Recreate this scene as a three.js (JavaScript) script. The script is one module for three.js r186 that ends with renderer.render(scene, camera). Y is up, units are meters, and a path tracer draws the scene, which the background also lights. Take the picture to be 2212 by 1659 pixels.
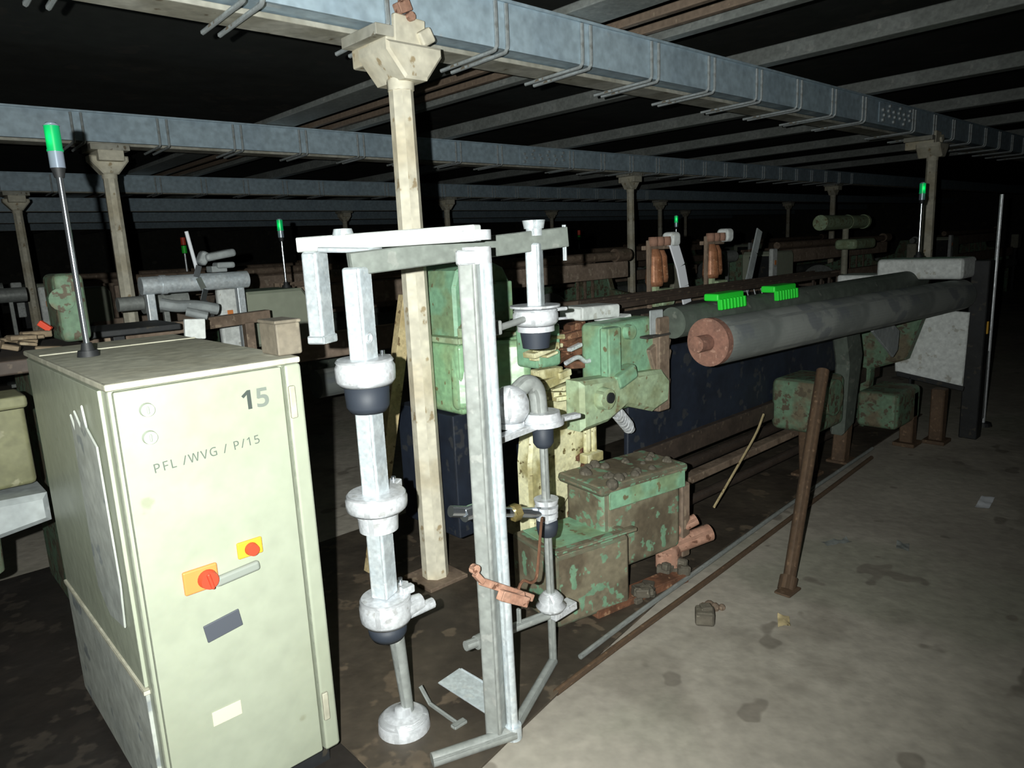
import * as THREE from 'three';
import { RoundedBoxGeometry } from 'three/addons/geometries/RoundedBoxGeometry.js';
import { mergeGeometries } from 'three/addons/utils/BufferGeometryUtils.js';

// ---------------------------------------------------------------- camera, light, exposure
const scene = new THREE.Scene();
scene.background = new THREE.Color(0x000000);
const camera = new THREE.PerspectiveCamera(56.93, 2212 / 1659, 0.05, 120);
camera.position.set(0, 1.7, 0);
camera.up.set(0.164, 0.980, -0.110);
camera.lookAt(0.661 * 5, 1.7 - 0.192 * 5, -0.725 * 5);
const renderer = new THREE.WebGLRenderer({ antialias: true });
renderer.toneMapping = THREE.LinearToneMapping;
renderer.toneMappingExposure = 1.0;
renderer.shadowMap.enabled = true;
// the only strong light of the dark hall: a torch held out to the left of the lens (shadows fall to the right)
const FLASH = { pos: [-0.11, 1.74, -0.05], aim: [1.55, 1.22, -2.75], power: 52, angle: 1.08, penumbra: 1.0, color: 0xfbfffa };
const flash = new THREE.SpotLight(FLASH.color, FLASH.power, 0, FLASH.angle, FLASH.penumbra, 2);
flash.position.set(...FLASH.pos);
flash.target.position.set(...FLASH.aim);
flash.castShadow = true;
flash.shadow.radius = 0.5;
flash.shadow.mapSize.set(2048, 2048);
flash.shadow.camera.near = 0.1;
scene.add(flash, flash.target);

// ---------------------------------------------------------------- helpers
let seed = 7;
const rnd = () => { seed = (seed * 1664525 + 1013904223) >>> 0; return seed / 4294967296; };
const rr = (a, b) => a + (b - a) * rnd();
const used = {};
function numbered(name) { const n = used[name] || 0; used[name] = n + 1; return n ? name + '_' + String(n).padStart(3, '0') : name; }
const V = (x, y, z) => new THREE.Vector3(x, y, z);

function fin(g, x = 0, y = 0, z = 0, o = {}) {          // rotate, place
  if (o.rx) g.rotateX(o.rx); if (o.ry) g.rotateY(o.ry); if (o.rz) g.rotateZ(o.rz);
  g.translate(x, y, z); return g;
}
const box = (w, h, d, x, y, z, o = {}) => fin(o.r === 0 ? new THREE.BoxGeometry(w, h, d)
  : new RoundedBoxGeometry(w, h, d, o.s || 1, Math.min(o.r || 0.006, w * 0.45, h * 0.45, d * 0.45)), x, y, z, o);
function cyl(r1, r2, h, x, y, z, ax = 'y', n = 20, o = {}) {
  const g = new THREE.CylinderGeometry(r1, r2, h, n);
  if (ax === 'x') g.rotateZ(-Math.PI / 2); if (ax === 'z') g.rotateX(Math.PI / 2);
  return fin(g, x, y, z, o);
}
function rod(a, b, r, n = 12, r2 = r) {                 // cylinder from a to b
  const A = V(...a), B = V(...b), d = B.clone().sub(A), g = new THREE.CylinderGeometry(r2, r, d.length(), n);
  g.applyQuaternion(new THREE.Quaternion().setFromUnitVectors(V(0, 1, 0), d.clone().normalize()));
  const m = A.add(B).multiplyScalar(0.5); g.translate(m.x, m.y, m.z); return g;
}
function beam(a, b, w, h, o = {}) {                     // rectangular bar from a to b, h upward
  const A = V(...a), B = V(...b), d = B.clone().sub(A), L = d.length(), g = new RoundedBoxGeometry(L, h, w, 1, Math.min(o.r || 0.004, w * 0.4, h * 0.4));
  const X = d.normalize(), Z = X.clone().cross(V(...(o.up || [0, 1, 0]))).normalize(), Y = Z.clone().cross(X);
  g.applyMatrix4(new THREE.Matrix4().makeBasis(X, Y, Z));
  const m = A.add(B).multiplyScalar(0.5); g.translate(m.x, m.y, m.z); return g;
}
function tube(pts, r, seg = 24, n = 8, tension = 0.5) {
  return new THREE.TubeGeometry(new THREE.CatmullRomCurve3(pts.map(p => V(...p)), false, 'catmullrom', tension), seg, r, n, false);
}
function bent(pts, r, n = 8) {                          // straight runs with short elbows
  const c = new THREE.CurvePath(), P = pts.map(p => V(...p));
  let last = P[0];
  for (let i = 1; i < P.length - 1; i++) {
    const a = P[i].clone().add(P[i - 1].clone().sub(P[i]).normalize().multiplyScalar(r * 3)), b = P[i].clone().add(P[i + 1].clone().sub(P[i]).normalize().multiplyScalar(r * 3));
    c.add(new THREE.LineCurve3(last, a)); c.add(new THREE.QuadraticBezierCurve3(a, P[i], b)); last = b;
  }
  c.add(new THREE.LineCurve3(last, P[P.length - 1]));
  return new THREE.TubeGeometry(c, pts.length * 10, r, n, false);
}
const lathe = (pts, x, y, z, n = 28, o = {}) => fin(new THREE.LatheGeometry(pts.map(p => new THREE.Vector2(p[0], p[1])), n), x, y, z, o);
function prism(pts, depth, x, y, z, o = {}) {           // outline in its own x/y, extruded along z
  const s = new THREE.Shape(pts.map(p => new THREE.Vector2(p[0], p[1])));
  for (const h of o.holes || []) s.holes.push(new THREE.Path(h.map(p => new THREE.Vector2(p[0], p[1]))));
  const b = o.b ?? 0.008;
  const g = new THREE.ExtrudeGeometry(s, { depth: depth - 2 * b, bevelEnabled: b > 0, bevelThickness: b, bevelSize: b, bevelOffset: -b, bevelSegments: 1, curveSegments: 8 });
  g.translate(0, 0, b); return fin(g, x, y, z, o);
}
function uvMetres(g) {
  const p = g.attributes.position, n = g.attributes.normal, uv = new Float32Array(p.count * 2);
  for (let i = 0; i < p.count; i++) {
    const ax = Math.abs(n.getX(i)), ay = Math.abs(n.getY(i)), az = Math.abs(n.getZ(i));
    let u, v;
    if (ay > ax && ay > az) { u = p.getX(i); v = p.getZ(i); } else if (ax > az) { u = p.getZ(i); v = p.getY(i); } else { u = p.getX(i); v = p.getY(i); }
    uv[2 * i] = u; uv[2 * i + 1] = v;
  }
  g.setAttribute('uv', new THREE.BufferAttribute(uv, 2)); return g;
}
function join(list) {
  const gs = (Array.isArray(list) ? list : [list]).map(g => {
    const q = g.index ? g.toNonIndexed() : g;
    for (const k of Object.keys(q.attributes)) if (k !== 'position' && k !== 'normal') q.deleteAttribute(k);
    return q;
  });
  return uvMetres(gs.length > 1 ? mergeGeometries(gs) : gs[0]);
}
const WORLD = new WeakSet();
// geometries that stand apart become pieces of their own
function clusters(list) {
  const gs = Array.isArray(list) ? list : [list], n = gs.length, id = gs.map((_, i) => i);
  const B = gs.map(g => { g.computeBoundingBox(); return g.boundingBox; }), S = B.map(q => { const v = q.getSize(V(0, 0, 0)); return Math.max(v.x, v.y, v.z); });
  for (let i = 0; i < n; i++) for (let j = i + 1; j < n; j++) {
    let d = 0; for (const k of ['x', 'y', 'z']) d += Math.max(0, B[i].min[k] - B[j].max[k], B[j].min[k] - B[i].max[k]) ** 2;
    if (Math.sqrt(d) <= 0.004) { const a = id[i], c = id[j]; for (let k = 0; k < n; k++) if (id[k] === c) id[k] = a; }
  }
  return [...new Set(id)].map(v => gs.filter((_, i) => id[i] === v));
}
function mesh(name, geos, mat, parent, top, label) {
  let first = null;
  for (const c of clusters(geos)) {
    const g = join(c);
    if (WORLD.has(top)) g.translate(-top.position.x, -top.position.y, -top.position.z);
    const m = new THREE.Mesh(g, mat); m.name = name; m.castShadow = m.receiveShadow = true;
    parent.add(m); if (label) m.userData.label = label; first = first || m;
  }
  return first;
}
const part = (name, geos, mat, parent, label) => mesh(name, geos, mat, parent, parent, label);
const sub = (name, geos, mat, parent, top, label) => mesh(name, geos, mat, parent, top, label);
const each = (name, geos, mat, parent, label) => geos.map(g => part(name, [g], mat, parent, label));   // many alike pieces, one part each
function tag(o, label, category, group) { o.userData.label = label; o.userData.category = category; if (group) o.userData.group = group; return o; }
function thing(name, label, category, base, group, world = true) {     // base at the thing's foot; children given in world metres
  const t = new THREE.Group(); t.name = numbered(name); t.position.set(...base); scene.add(t); tag(t, label, category, group);
  if (world) WORLD.add(t); return t;
}
function single(name, label, category, geos, mat, group, piece) {
  const cs = piece ? geos.map(g => [g]) : clusters(geos);
  if (cs.length > 1) {
    const t = thing(name, label, category, [0, 0, 0], group), bb = new THREE.Box3();
    for (const c of cs) for (const g of c) { g.computeBoundingBox(); bb.union(g.boundingBox); }
    t.position.set((bb.min.x + bb.max.x) / 2, bb.min.y, (bb.min.z + bb.max.z) / 2);
    for (const c of cs) part(piece || 'piece', c, mat, t);
    return t;
  }
  const m = new THREE.Mesh(join(geos), mat); m.name = numbered(name); m.castShadow = m.receiveShadow = true; scene.add(m); return tag(m, label, category, group);
}
function struct(name, geos, mat) { const m = new THREE.Mesh(join(geos), mat); m.name = name; m.userData.kind = 'structure'; m.castShadow = m.receiveShadow = true; scene.add(m); return m; }

// ---------------------------------------------------------------- procedural surfaces
function hash(x, y, s) { let h = (x * 374761393 + y * 668265263 + s * 1442695041) | 0; h = Math.imul(h ^ (h >>> 13), 1274126177); h ^= h >>> 16; return (h >>> 0) / 4294967296; }
function vnoise(x, y, per, s) {
  const xi = Math.floor(x), yi = Math.floor(y), fx = x - xi, fy = y - yi, m = a => ((a % per) + per) % per;
  const u = fx * fx * (3 - 2 * fx), v = fy * fy * (3 - 2 * fy);
  const a = hash(m(xi), m(yi), s), b = hash(m(xi + 1), m(yi), s), c = hash(m(xi), m(yi + 1), s), d = hash(m(xi + 1), m(yi + 1), s);
  return a + (b - a) * u + (c - a) * v + (a - b - c + d) * u * v;
}
function fbm(u, v, f, s, oct = 5) { let a = 0, w = 0.5, t = 0; for (let i = 0; i < oct; i++) { a += w * vnoise(u * f, v * f, f, s + i * 17); t += w; w *= 0.5; f *= 2; } return a / t; }
function tex(n, fn, rep = 1, srgb = true) {
  const d = new Uint8Array(n * n * 4);
  for (let j = 0; j < n; j++) for (let i = 0; i < n; i++) {
    const c = fn(i / n, j / n), k = (j * n + i) * 4;
    d[k] = Math.max(0, Math.min(255, c[0])); d[k + 1] = Math.max(0, Math.min(255, c[1])); d[k + 2] = Math.max(0, Math.min(255, c[2])); d[k + 3] = 255;
  }
  const t = new THREE.DataTexture(d, n, n); t.wrapS = t.wrapT = THREE.RepeatWrapping; t.magFilter = THREE.LinearFilter; t.minFilter = THREE.LinearMipmapLinearFilter; t.generateMipmaps = true;
  if (srgb) t.colorSpace = THREE.SRGBColorSpace; t.repeat.set(rep, rep); t.needsUpdate = true; return t;
}
const mix = (a, b, t) => [a[0] + (b[0] - a[0]) * t, a[1] + (b[1] - a[1]) * t, a[2] + (b[2] - a[2]) * t];
const sm = (a, b, x) => { x = Math.max(0, Math.min(1, (x - a) / (b - a))); return x * x * (3 - 2 * x); };
// paint with grime blotches and chips down to a second colour
function paint(base, dirt, chip, s, { n = 256, rep = 1, f = 4, dirtAmt = 0.5, chipAt = 0.68, gritty = 0.12 } = {}) {
  return tex(n, (u, v) => {
    let c = mix(base, dirt, dirtAmt * sm(0.42, 0.72, fbm(u, v, f, s)));
    const k = fbm(u, v, f * 3, s + 91);
    c = mix(c, chip, sm(chipAt, chipAt + 0.05, k));
    const g = 1 + gritty * (fbm(u, v, 32, s + 51, 3) - 0.5) * 2;
    return [c[0] * g, c[1] * g, c[2] * g];
  }, rep);
}
const bumpFine = tex(256, (u, v) => { const g = 255 * fbm(u, v, 24, 5, 4); return [g, g, g]; }, 1, false);
const roughTex = tex(256, (u, v) => { const g = 255 * (0.72 + 0.28 * fbm(u, v, 6, 33, 5)); return [g, g, g]; }, 1, false);
function mat(map, rough, metal = 0, extra = {}) {
  return new THREE.MeshStandardMaterial({ map, roughness: rough, metalness: metal, roughnessMap: roughTex, bumpMap: bumpFine, bumpScale: 0.0012, ...extra });
}
function plain(hex, rough, metal = 0, extra = {}) { return new THREE.MeshStandardMaterial({ color: hex, roughness: rough, metalness: metal, ...extra }); }

const M = {
  floor: mat(tex(1024, (u, v) => {
    let c = mix([170, 163, 151], [154, 147, 136], sm(0.3, 0.7, fbm(u, v, 5, 11)));
    c = mix(c, [136, 129, 118], 0.6 * sm(0.58, 0.74, fbm(u, v, 9, 23)));
    c = mix(c, [142, 142, 126], 0.5 * sm(0.55, 0.7, fbm(u, v, 4, 57)));
    c = mix(c, [118, 111, 101], 0.7 * sm(0.74, 0.8, fbm(u, v, 22, 71, 3)));
    const g = 1 + 0.16 * (fbm(u, v, 90, 9, 3) - 0.5); return [c[0] * g, c[1] * g, c[2] * g];
  }, 0.28), 0.78, 0, { bumpScale: 0.002 }),
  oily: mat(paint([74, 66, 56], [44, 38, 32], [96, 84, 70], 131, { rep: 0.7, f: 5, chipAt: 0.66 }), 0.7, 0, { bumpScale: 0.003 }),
  deck: mat(paint([52, 54, 50], [40, 42, 38], [62, 60, 54], 41, { rep: 0.35 }), 0.95),
  wall: mat(paint([92, 92, 86], [70, 70, 64], [110, 108, 100], 43, { rep: 0.3 }), 0.95),
  girder: mat(paint([176, 196, 208], [162, 182, 196], [186, 198, 204], 61, { rep: 0.8, f: 5, dirtAmt: 0.7, chipAt: 0.74 }), 0.6),
  soffit: mat(paint([186, 184, 172], [150, 146, 130], [118, 108, 90], 63, { rep: 0.9, f: 5, dirtAmt: 0.7, chipAt: 0.72 }), 0.8),
  strap: mat(paint([196, 204, 206], [160, 166, 166], [150, 140, 124], 67, { rep: 2 }), 0.5, 0.3),
  column: mat(paint([222, 216, 196], [204, 192, 164], [176, 158, 126], 71, { rep: 0.9, f: 6, dirtAmt: 0.7, chipAt: 0.76 }), 0.75),
  cream: mat(paint([158, 164, 146], [151, 156, 136], [144, 147, 127], 81, { rep: 0.7, f: 4, dirtAmt: 0.5, chipAt: 0.8, gritty: 0.04 }), 0.5),
  creamTop: mat(paint([180, 178, 160], [166, 162, 142], [192, 190, 174], 82, { rep: 1.1, f: 5, dirtAmt: 0.6, chipAt: 0.76 }), 0.85),
  greySide: mat(paint([176, 180, 172], [158, 163, 158], [140, 146, 146], 83, { rep: 0.9, f: 4, dirtAmt: 0.8, chipAt: 0.7 }), 0.6),
  galv: mat(paint([214, 222, 226], [202, 212, 218], [220, 226, 228], 91, { rep: 2.4, f: 6, dirtAmt: 0.8, chipAt: 0.66 }), 0.42, 0.4),
  galvDull: mat(paint([152, 156, 153], [138, 142, 138], [162, 164, 160], 93, { rep: 1.6, f: 5, dirtAmt: 0.7, chipAt: 0.7 }), 0.6, 0.2),
  castAlu: mat(paint([222, 225, 229], [208, 212, 217], [196, 197, 198], 95, { rep: 3 }), 0.4, 0.35),
  navy: plain(0x2c323c, 0.6),
  black: mat(paint([34, 36, 38], [24, 25, 26], [58, 54, 46], 97, { rep: 2 }), 0.7),
  darkNavy: mat(paint([30, 38, 52], [22, 27, 38], [52, 54, 58], 99, { rep: 0.9, f: 6, chipAt: 0.68 }), 0.75),
  brass: mat(paint([196, 178, 120], [160, 138, 84], [126, 106, 66], 101, { rep: 4 }), 0.35, 0.7),
  chrome: plain(0xdfe6ee, 0.16, 0.95),
  green: mat(paint([134, 178, 146], [132, 152, 116], [120, 112, 84], 111, { rep: 1.5, f: 6, dirtAmt: 0.85, chipAt: 0.72 }), 0.55),
  greenPale: mat(paint([168, 188, 154], [148, 158, 122], [134, 126, 96], 113, { rep: 1.7, f: 6, dirtAmt: 0.8, chipAt: 0.71 }), 0.6),
  greenDirty: mat(paint([98, 124, 100], [104, 96, 76], [84, 76, 60], 115, { rep: 1.9, f: 6, dirtAmt: 1, chipAt: 0.62 }), 0.8),
  ochre: mat(paint([230, 226, 186], [158, 148, 102], [112, 100, 66], 117, { rep: 2.2, f: 5, dirtAmt: 0.9, chipAt: 0.70 }), 0.7),
  rust: mat(paint([124, 84, 62], [90, 62, 46], [158, 122, 94], 121, { rep: 2.5, f: 6, dirtAmt: 0.9, chipAt: 0.66 }), 0.85, 0.1),
  rustPink: mat(paint([176, 136, 116], [150, 106, 86], [112, 78, 62], 123, { rep: 3, f: 6 }), 0.8),
  brown: mat(paint([138, 120, 104], [108, 92, 78], [158, 140, 120], 125, { rep: 1.6, f: 6, dirtAmt: 0.9, chipAt: 0.68 }), 0.75, 0.1),
  darkBrown: mat(paint([66, 55, 47], [48, 40, 34], [86, 74, 62], 127, { rep: 1.8, f: 6 }), 0.8),
  roll: mat(tex(512, (u, v) => {
    const w = 1 + 0.05 * Math.sin(v * 6.2832 * 60) * (fbm(u, v, 12, 3) - 0.3);
    let c = mix([138, 142, 138], [112, 117, 114], sm(0.35, 0.7, fbm(u, v, 5, 201)));
    c = mix(c, [98, 103, 108], 0.6 * sm(0.58, 0.7, fbm(u, v, 8, 207)));
    return [c[0] * w, c[1] * w, c[2] * w];
  }, 1), 0.9),
  rollDark: mat(paint([84, 92, 84], [64, 70, 64], [104, 108, 100], 203, { rep: 1.2, f: 6 }), 0.9),
  white: mat(paint([224, 228, 226], [206, 210, 206], [190, 190, 182], 141, { rep: 1.5, f: 4, dirtAmt: 0.5, chipAt: 0.72 }), 0.7),
  whitePaper: plain(0xe9ecf2, 0.8, 0, { side: THREE.DoubleSide }),
  copper: mat(paint([176, 120, 86], [128, 84, 58], [208, 164, 128], 143, { rep: 5, f: 6 }), 0.55, 0.2),
  wood: mat(paint([196, 178, 136], [160, 138, 98], [120, 100, 70], 145, { rep: 2.5, f: 5 }), 0.8),
  tarp: mat(paint([158, 164, 164], [136, 142, 144], [178, 182, 182], 147, { rep: 1.2, f: 4, dirtAmt: 0.8, chipAt: 0.75 }), 0.7),
  combGreen: plain(0x2ad83a, 0.45, 0),
  red: plain(0xc8442c, 0.5),
  orange: plain(0xe08a4a, 0.45),
  lensGreen: new THREE.MeshStandardMaterial({ color: 0x0f8a50, roughness: 0.25, emissive: 0x0aa860, emissiveIntensity: 0.32 }),
  lensClear: plain(0x8a94a4, 0.2, 0.3),
  yellow: plain(0xd9a531, 0.5),
  fabricDark: mat(paint([64, 60, 56], [46, 44, 42], [84, 78, 70], 149, { rep: 2 }), 0.95),
  olive: mat(paint([112, 112, 84], [86, 86, 60], [132, 130, 104], 153, { rep: 1.4, f: 4 }), 0.85),
  boxBrown: mat(paint([116, 108, 94], [104, 96, 82], [128, 120, 104], 157, { rep: 2 }), 0.85),
  rag: mat(paint([128, 112, 90], [96, 82, 66], [150, 136, 112], 159, { rep: 3 }), 0.95),
  darkFloor: mat(paint([40, 35, 31], [28, 25, 22], [56, 50, 44], 161, { rep: 0.6, f: 5 }), 0.75, 0, { bumpScale: 0.003 }),  // dark brown tone for the floor sheet by the cabinet
  barShaded: mat(paint([118, 124, 118], [110, 116, 110], [128, 132, 126], 163, { rep: 1.6 }), 0.6),  // shade of the angled front bar put into its colour
  poleBrown: mat(paint([92, 72, 54], [70, 54, 40], [112, 90, 70], 165, { rep: 2.5, f: 6 }), 0.85),
  loomBrown: mat(paint([168, 148, 132], [140, 122, 106], [184, 166, 148], 167, { rep: 1.2, f: 5 }), 0.8),
  coverGloss: mat(paint([150, 192, 150], [150, 172, 130], [132, 124, 92], 169, { rep: 1.5, f: 6, dirtAmt: 0.7, chipAt: 0.74 }), 0.36),
  gearGrime: mat(paint([124, 116, 96], [94, 84, 68], [116, 150, 122], 171, { rep: 1.6, f: 5, dirtAmt: 0.9, chipAt: 0.60 }), 0.85),
  rollCap: mat(paint([138, 100, 86], [104, 76, 66], [160, 124, 108], 173, { rep: 3, f: 6 }), 0.85),
  rubble: mat(paint([104, 98, 86], [76, 70, 60], [128, 122, 108], 151, { rep: 4 }), 0.9),
};

// ---------------------------------------------------------------- the hall: floor, roof, walls
const X0 = -13, X1 = 40, Z0 = -34, Z1 = 5, TOP = 3.34;
struct('floor', box(X1 - X0, 0.2, Z1 - Z0, (X0 + X1) / 2, -0.1, (Z0 + Z1) / 2, { r: 0 }), M.floor);
struct('ceiling', box(X1 - X0, 0.15, Z1 - Z0, (X0 + X1) / 2, TOP + 0.075, (Z0 + Z1) / 2, { r: 0 }), M.deck);
struct('wall_left', box(0.2, TOP, Z1 - Z0, X0 - 0.1, TOP / 2, (Z0 + Z1) / 2, { r: 0 }), M.wall);
struct('wall_right', box(0.2, TOP, Z1 - Z0, X1 + 0.1, TOP / 2, (Z0 + Z1) / 2, { r: 0 }), M.wall);
struct('wall_back', box(X1 - X0, TOP, 0.2, (X0 + X1) / 2, TOP / 2, Z0 - 0.1, { r: 0 }), M.wall);
struct('wall_front', box(X1 - X0, TOP, 0.2, (X0 + X1) / 2, TOP / 2, Z1 + 0.1, { r: 0 }), M.wall);

// ---------------------------------------------------------------- girders with hanger straps
const GZ = [-2.856, -6.735, -11.3, -15.3, -19.2, -23.1];        // front faces
const GL = ['blue-grey box girder nearest the camera, on the cream column beside the tubular stand',
  'second blue-grey box girder from the camera, behind the nearest green signal lamp',
  'third blue-grey box girder from the camera, just below the second one in the dark',
  'fourth girder back, dim grey band below the third girder',
  'fifth girder back, faint dark band above the distant looms',
  'last and faintest girder at the far end of the hall'];
const boltGeo = join(cyl(0.017, 0.02, 0.02, 0, 0, 0, 'z', 8));
GZ.forEach((f, i) => {
  const t = thing('roof_girder', GL[i], 'girder', [0, 2.69, f - 0.2], 'box girders across the hall');
  const L0 = i === 0 ? -4 : -6 - i * 2, L1 = X1 - 0.3, c = (L0 + L1) / 2, L = L1 - L0;
  const web = part('web_plate', [box(L, 0.225, 0.014, c, 2.8025, f - 0.007, { r: 0.003 }), box(L, 0.19, 0.36, c, 2.82, f - 0.2, { r: 0.004 })], M.girder, t);
  part('top_flange', box(L, 0.016, 0.42, c, 2.92, f - 0.195, { r: 0.003 }), M.girder, t);
  part('soffit_strip', box(L, 0.026, 0.2, c, 2.704, f - 0.3, { r: 0.006 }), M.soffit, t, 'dusty cream strip under the back edge');
  const base = i === 0 ? 0.03 : 0.26, n0 = i < 2 ? -2 : 0, n1 = i < 1 ? 22 : i < 2 ? 26 : i < 3 ? 24 : 0;
  for (let k = n0; k < n1; k++) {
    const x = base + k * 0.652 + (i === 1 ? -0.02 : 0);
    if (Math.abs(x - (i ? 6.9 : 8.0)) < 0.33) continue;
    const rods = [];
    for (const s of [-0.037, 0.037]) rods.push(bent([[x + s, 2.905, f + 0.011], [x + s, 2.678, f + 0.011], [x + s + 0.01, 2.672, f - 0.47]], 0.0115, 6));
    each('hanger_strap', rods, M.strap, t);
  }
  if (i < 2) {
    const xc = i ? 6.87 : 7.99, sp = part('splice_plate', box(0.84, 0.19, 0.012, xc, 2.803, f + 0.006), M.girder, t);
    for (let a = 0; a < 6; a++) for (let b = 0; b < 4; b++) {
      if ((a + b) % 2 && (b === 0 || b === 3)) continue;
      const m = new THREE.Mesh(boltGeo, M.strap); m.name = 'bolt'; m.castShadow = m.receiveShadow = true;
      m.position.set(xc - 0.345 + a * 0.138 + (b % 2) * 0.03, -0.69 + 2.69 + 0.733 - 2 + 0.046 * b - 0.0, f + 0.02 - t.position.z);
      m.position.y = 2.733 + 0.047 * b - t.position.y; sp.add(m);
    }
  }
  if (i === 0) part('rusty_bracket', [box(0.05, 0.2, 0.03, 2.03, 2.86, f + 0.02, { rz: 0.1 }), box(0.07, 0.05, 0.05, 2.02, 2.77, f + 0.03, { rz: 0.4 }), cyl(0.02, 0.02, 0.07, 2.045, 2.73, f + 0.03, 'z', 10)], M.rustPink, t, 'reddish rusted bracket');
});

// purlins and trunking above the girders, running front to back
const PX = [[3.28, 0.3, 0.05, 'wide flat grey'], [3.62, 0.05, 0.05, 'narrow'], [3.84, 0.05, 0.05, 'narrow'], [4.06, 0.09, 0.1, 'square'], [5.3, 0.13, 0.12, 'square'], [7.3, 0.13, 0.12, 'square'], [9.2, 0.13, 0.12, 'square'], [11.2, 0.13, 0.12, 'square'], [13.2, 0.13, 0.12, 'square'], [15.2, 0.13, 0.12, 'square']];
const PL = ['wide flat pale trunking above the nearest girder at the top edge of the picture', 'thin dark batten just right of the wide flat trunking', 'second thin batten right of the wide flat trunking', 'square grey purlin right of the two thin battens', 'square grey purlin, first long pale one on the dark roof at upper right', 'square grey purlin, second long pale one on the dark roof at upper right',
  'third long purlin at upper right, above the right-hand column', 'fourth long purlin at upper right, dim', 'fifth long purlin at upper right, nearly lost in the dark', 'last purlin at the far right of the roof'];
PX.forEach(([x, w, h, kind], i) => {
  single('roof_purlin', PL[i], 'purlin', box(w, h, Z1 - Z0 - 0.4, x, 2.932 + h / 2, (Z0 + Z1) / 2, { r: 0.01 }), i === 1 || i === 2 ? M.brown : M.galvDull, 'purlins under the roof deck');
});

// ---------------------------------------------------------------- columns
function column(x, z, label, lip) {
  const t = thing('concrete_column', label, 'column', [x, 0, z], 'cream columns under the girders', false);
  const oct = (r, y, top = r) => fin(new THREE.CylinderGeometry(top, r, 1, 8).toNonIndexed(), 0, y, 0);
  const shaft = new THREE.CylinderGeometry(0.056, 0.069, 2.44, 8).toNonIndexed(); shaft.computeVertexNormals(); shaft.rotateY(0.28); shaft.translate(0, 1.25, 0);
  part('shaft', shaft, M.column, t);
  const cap = prism([[-0.06, 0], [0.06, 0], [0.15, 0.11], [0.15, 0.15], [-0.15, 0.15], [-0.15, 0.11]], 0.15 + (lip ? 0.1 : 0), lip ? 0.02 : 0, 2.45, lip ? -0.14 : -0.075, { b: 0.012 });
  part('capital', [cap, box(0.2, 0.09, 0.3, lip ? 0.02 : 0, 2.595, lip ? -0.12 : 0, { r: 0.01 }), cyl(0.064, 0.062, 0.05, 0, 2.44, 0, 'y', 8)], M.column, t);
  const pl = part('base_plate', box(0.24, 0.03, 0.24, 0, 0.015, 0, { r: 0.004 }), M.brown, t);
  part('cap_plate', box(0.3, 0.05, 0.3, lip ? 0.02 : 0, 2.66, lip ? -0.12 : 0, { r: 0.005 }), M.soffit, t);
  if (lip) part('capital_lip', [box(0.17, 0.13, 0.03, 0.05, 2.67, 0.022, { r: 0.008, rz: -0.06 }), box(0.08, 0.07, 0.05, 0.13, 2.655, 0.035, { r: 0.012, rz: 0.5 })], M.column, t, 'crumbling front lip of the capital');
  return t;
}
const CX = [1.98, 9.15, 16.3, 23.5];
const CL = {
  '0,0': 'large cream octagonal column standing behind the tubular stand, left of the green loom',
  '0,1': 'weathered cream column at the right, behind the chrome pole of the far signal lamp',
  '0,2': 'third column along the nearest girder, dim at far right',
  '1,0': 'cream column at left, rising behind the left control cabinet',
  '1,1': 'cream column in the middle distance, right of the top bar of the tubular stand',
  '1,2': 'dim column along the second girder behind the brown spools',
  '2,0': 'dim column in the third row, left side, hidden low by the looms', '2,1': 'thin pale column just above the top bar of the tubular stand', '2,2': 'thin column with a flared head in the dark behind the second signal lamp', '2,3': 'far thin column right of centre in the dark third row',
  '3,1': 'small dim column left of the big cream column, far back', '3,2': 'small dim column right of the tubular stand, far back', '3,3': 'faint far column in the fourth row at right',
};
GZ.forEach((f, i) => CX.forEach((x, k) => { const l = CL[i + ',' + k]; if (l) column(x + (i ? -0.2 : 0.015), f - (i ? 0.2 : -0.006), l, i === 0); }));

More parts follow.
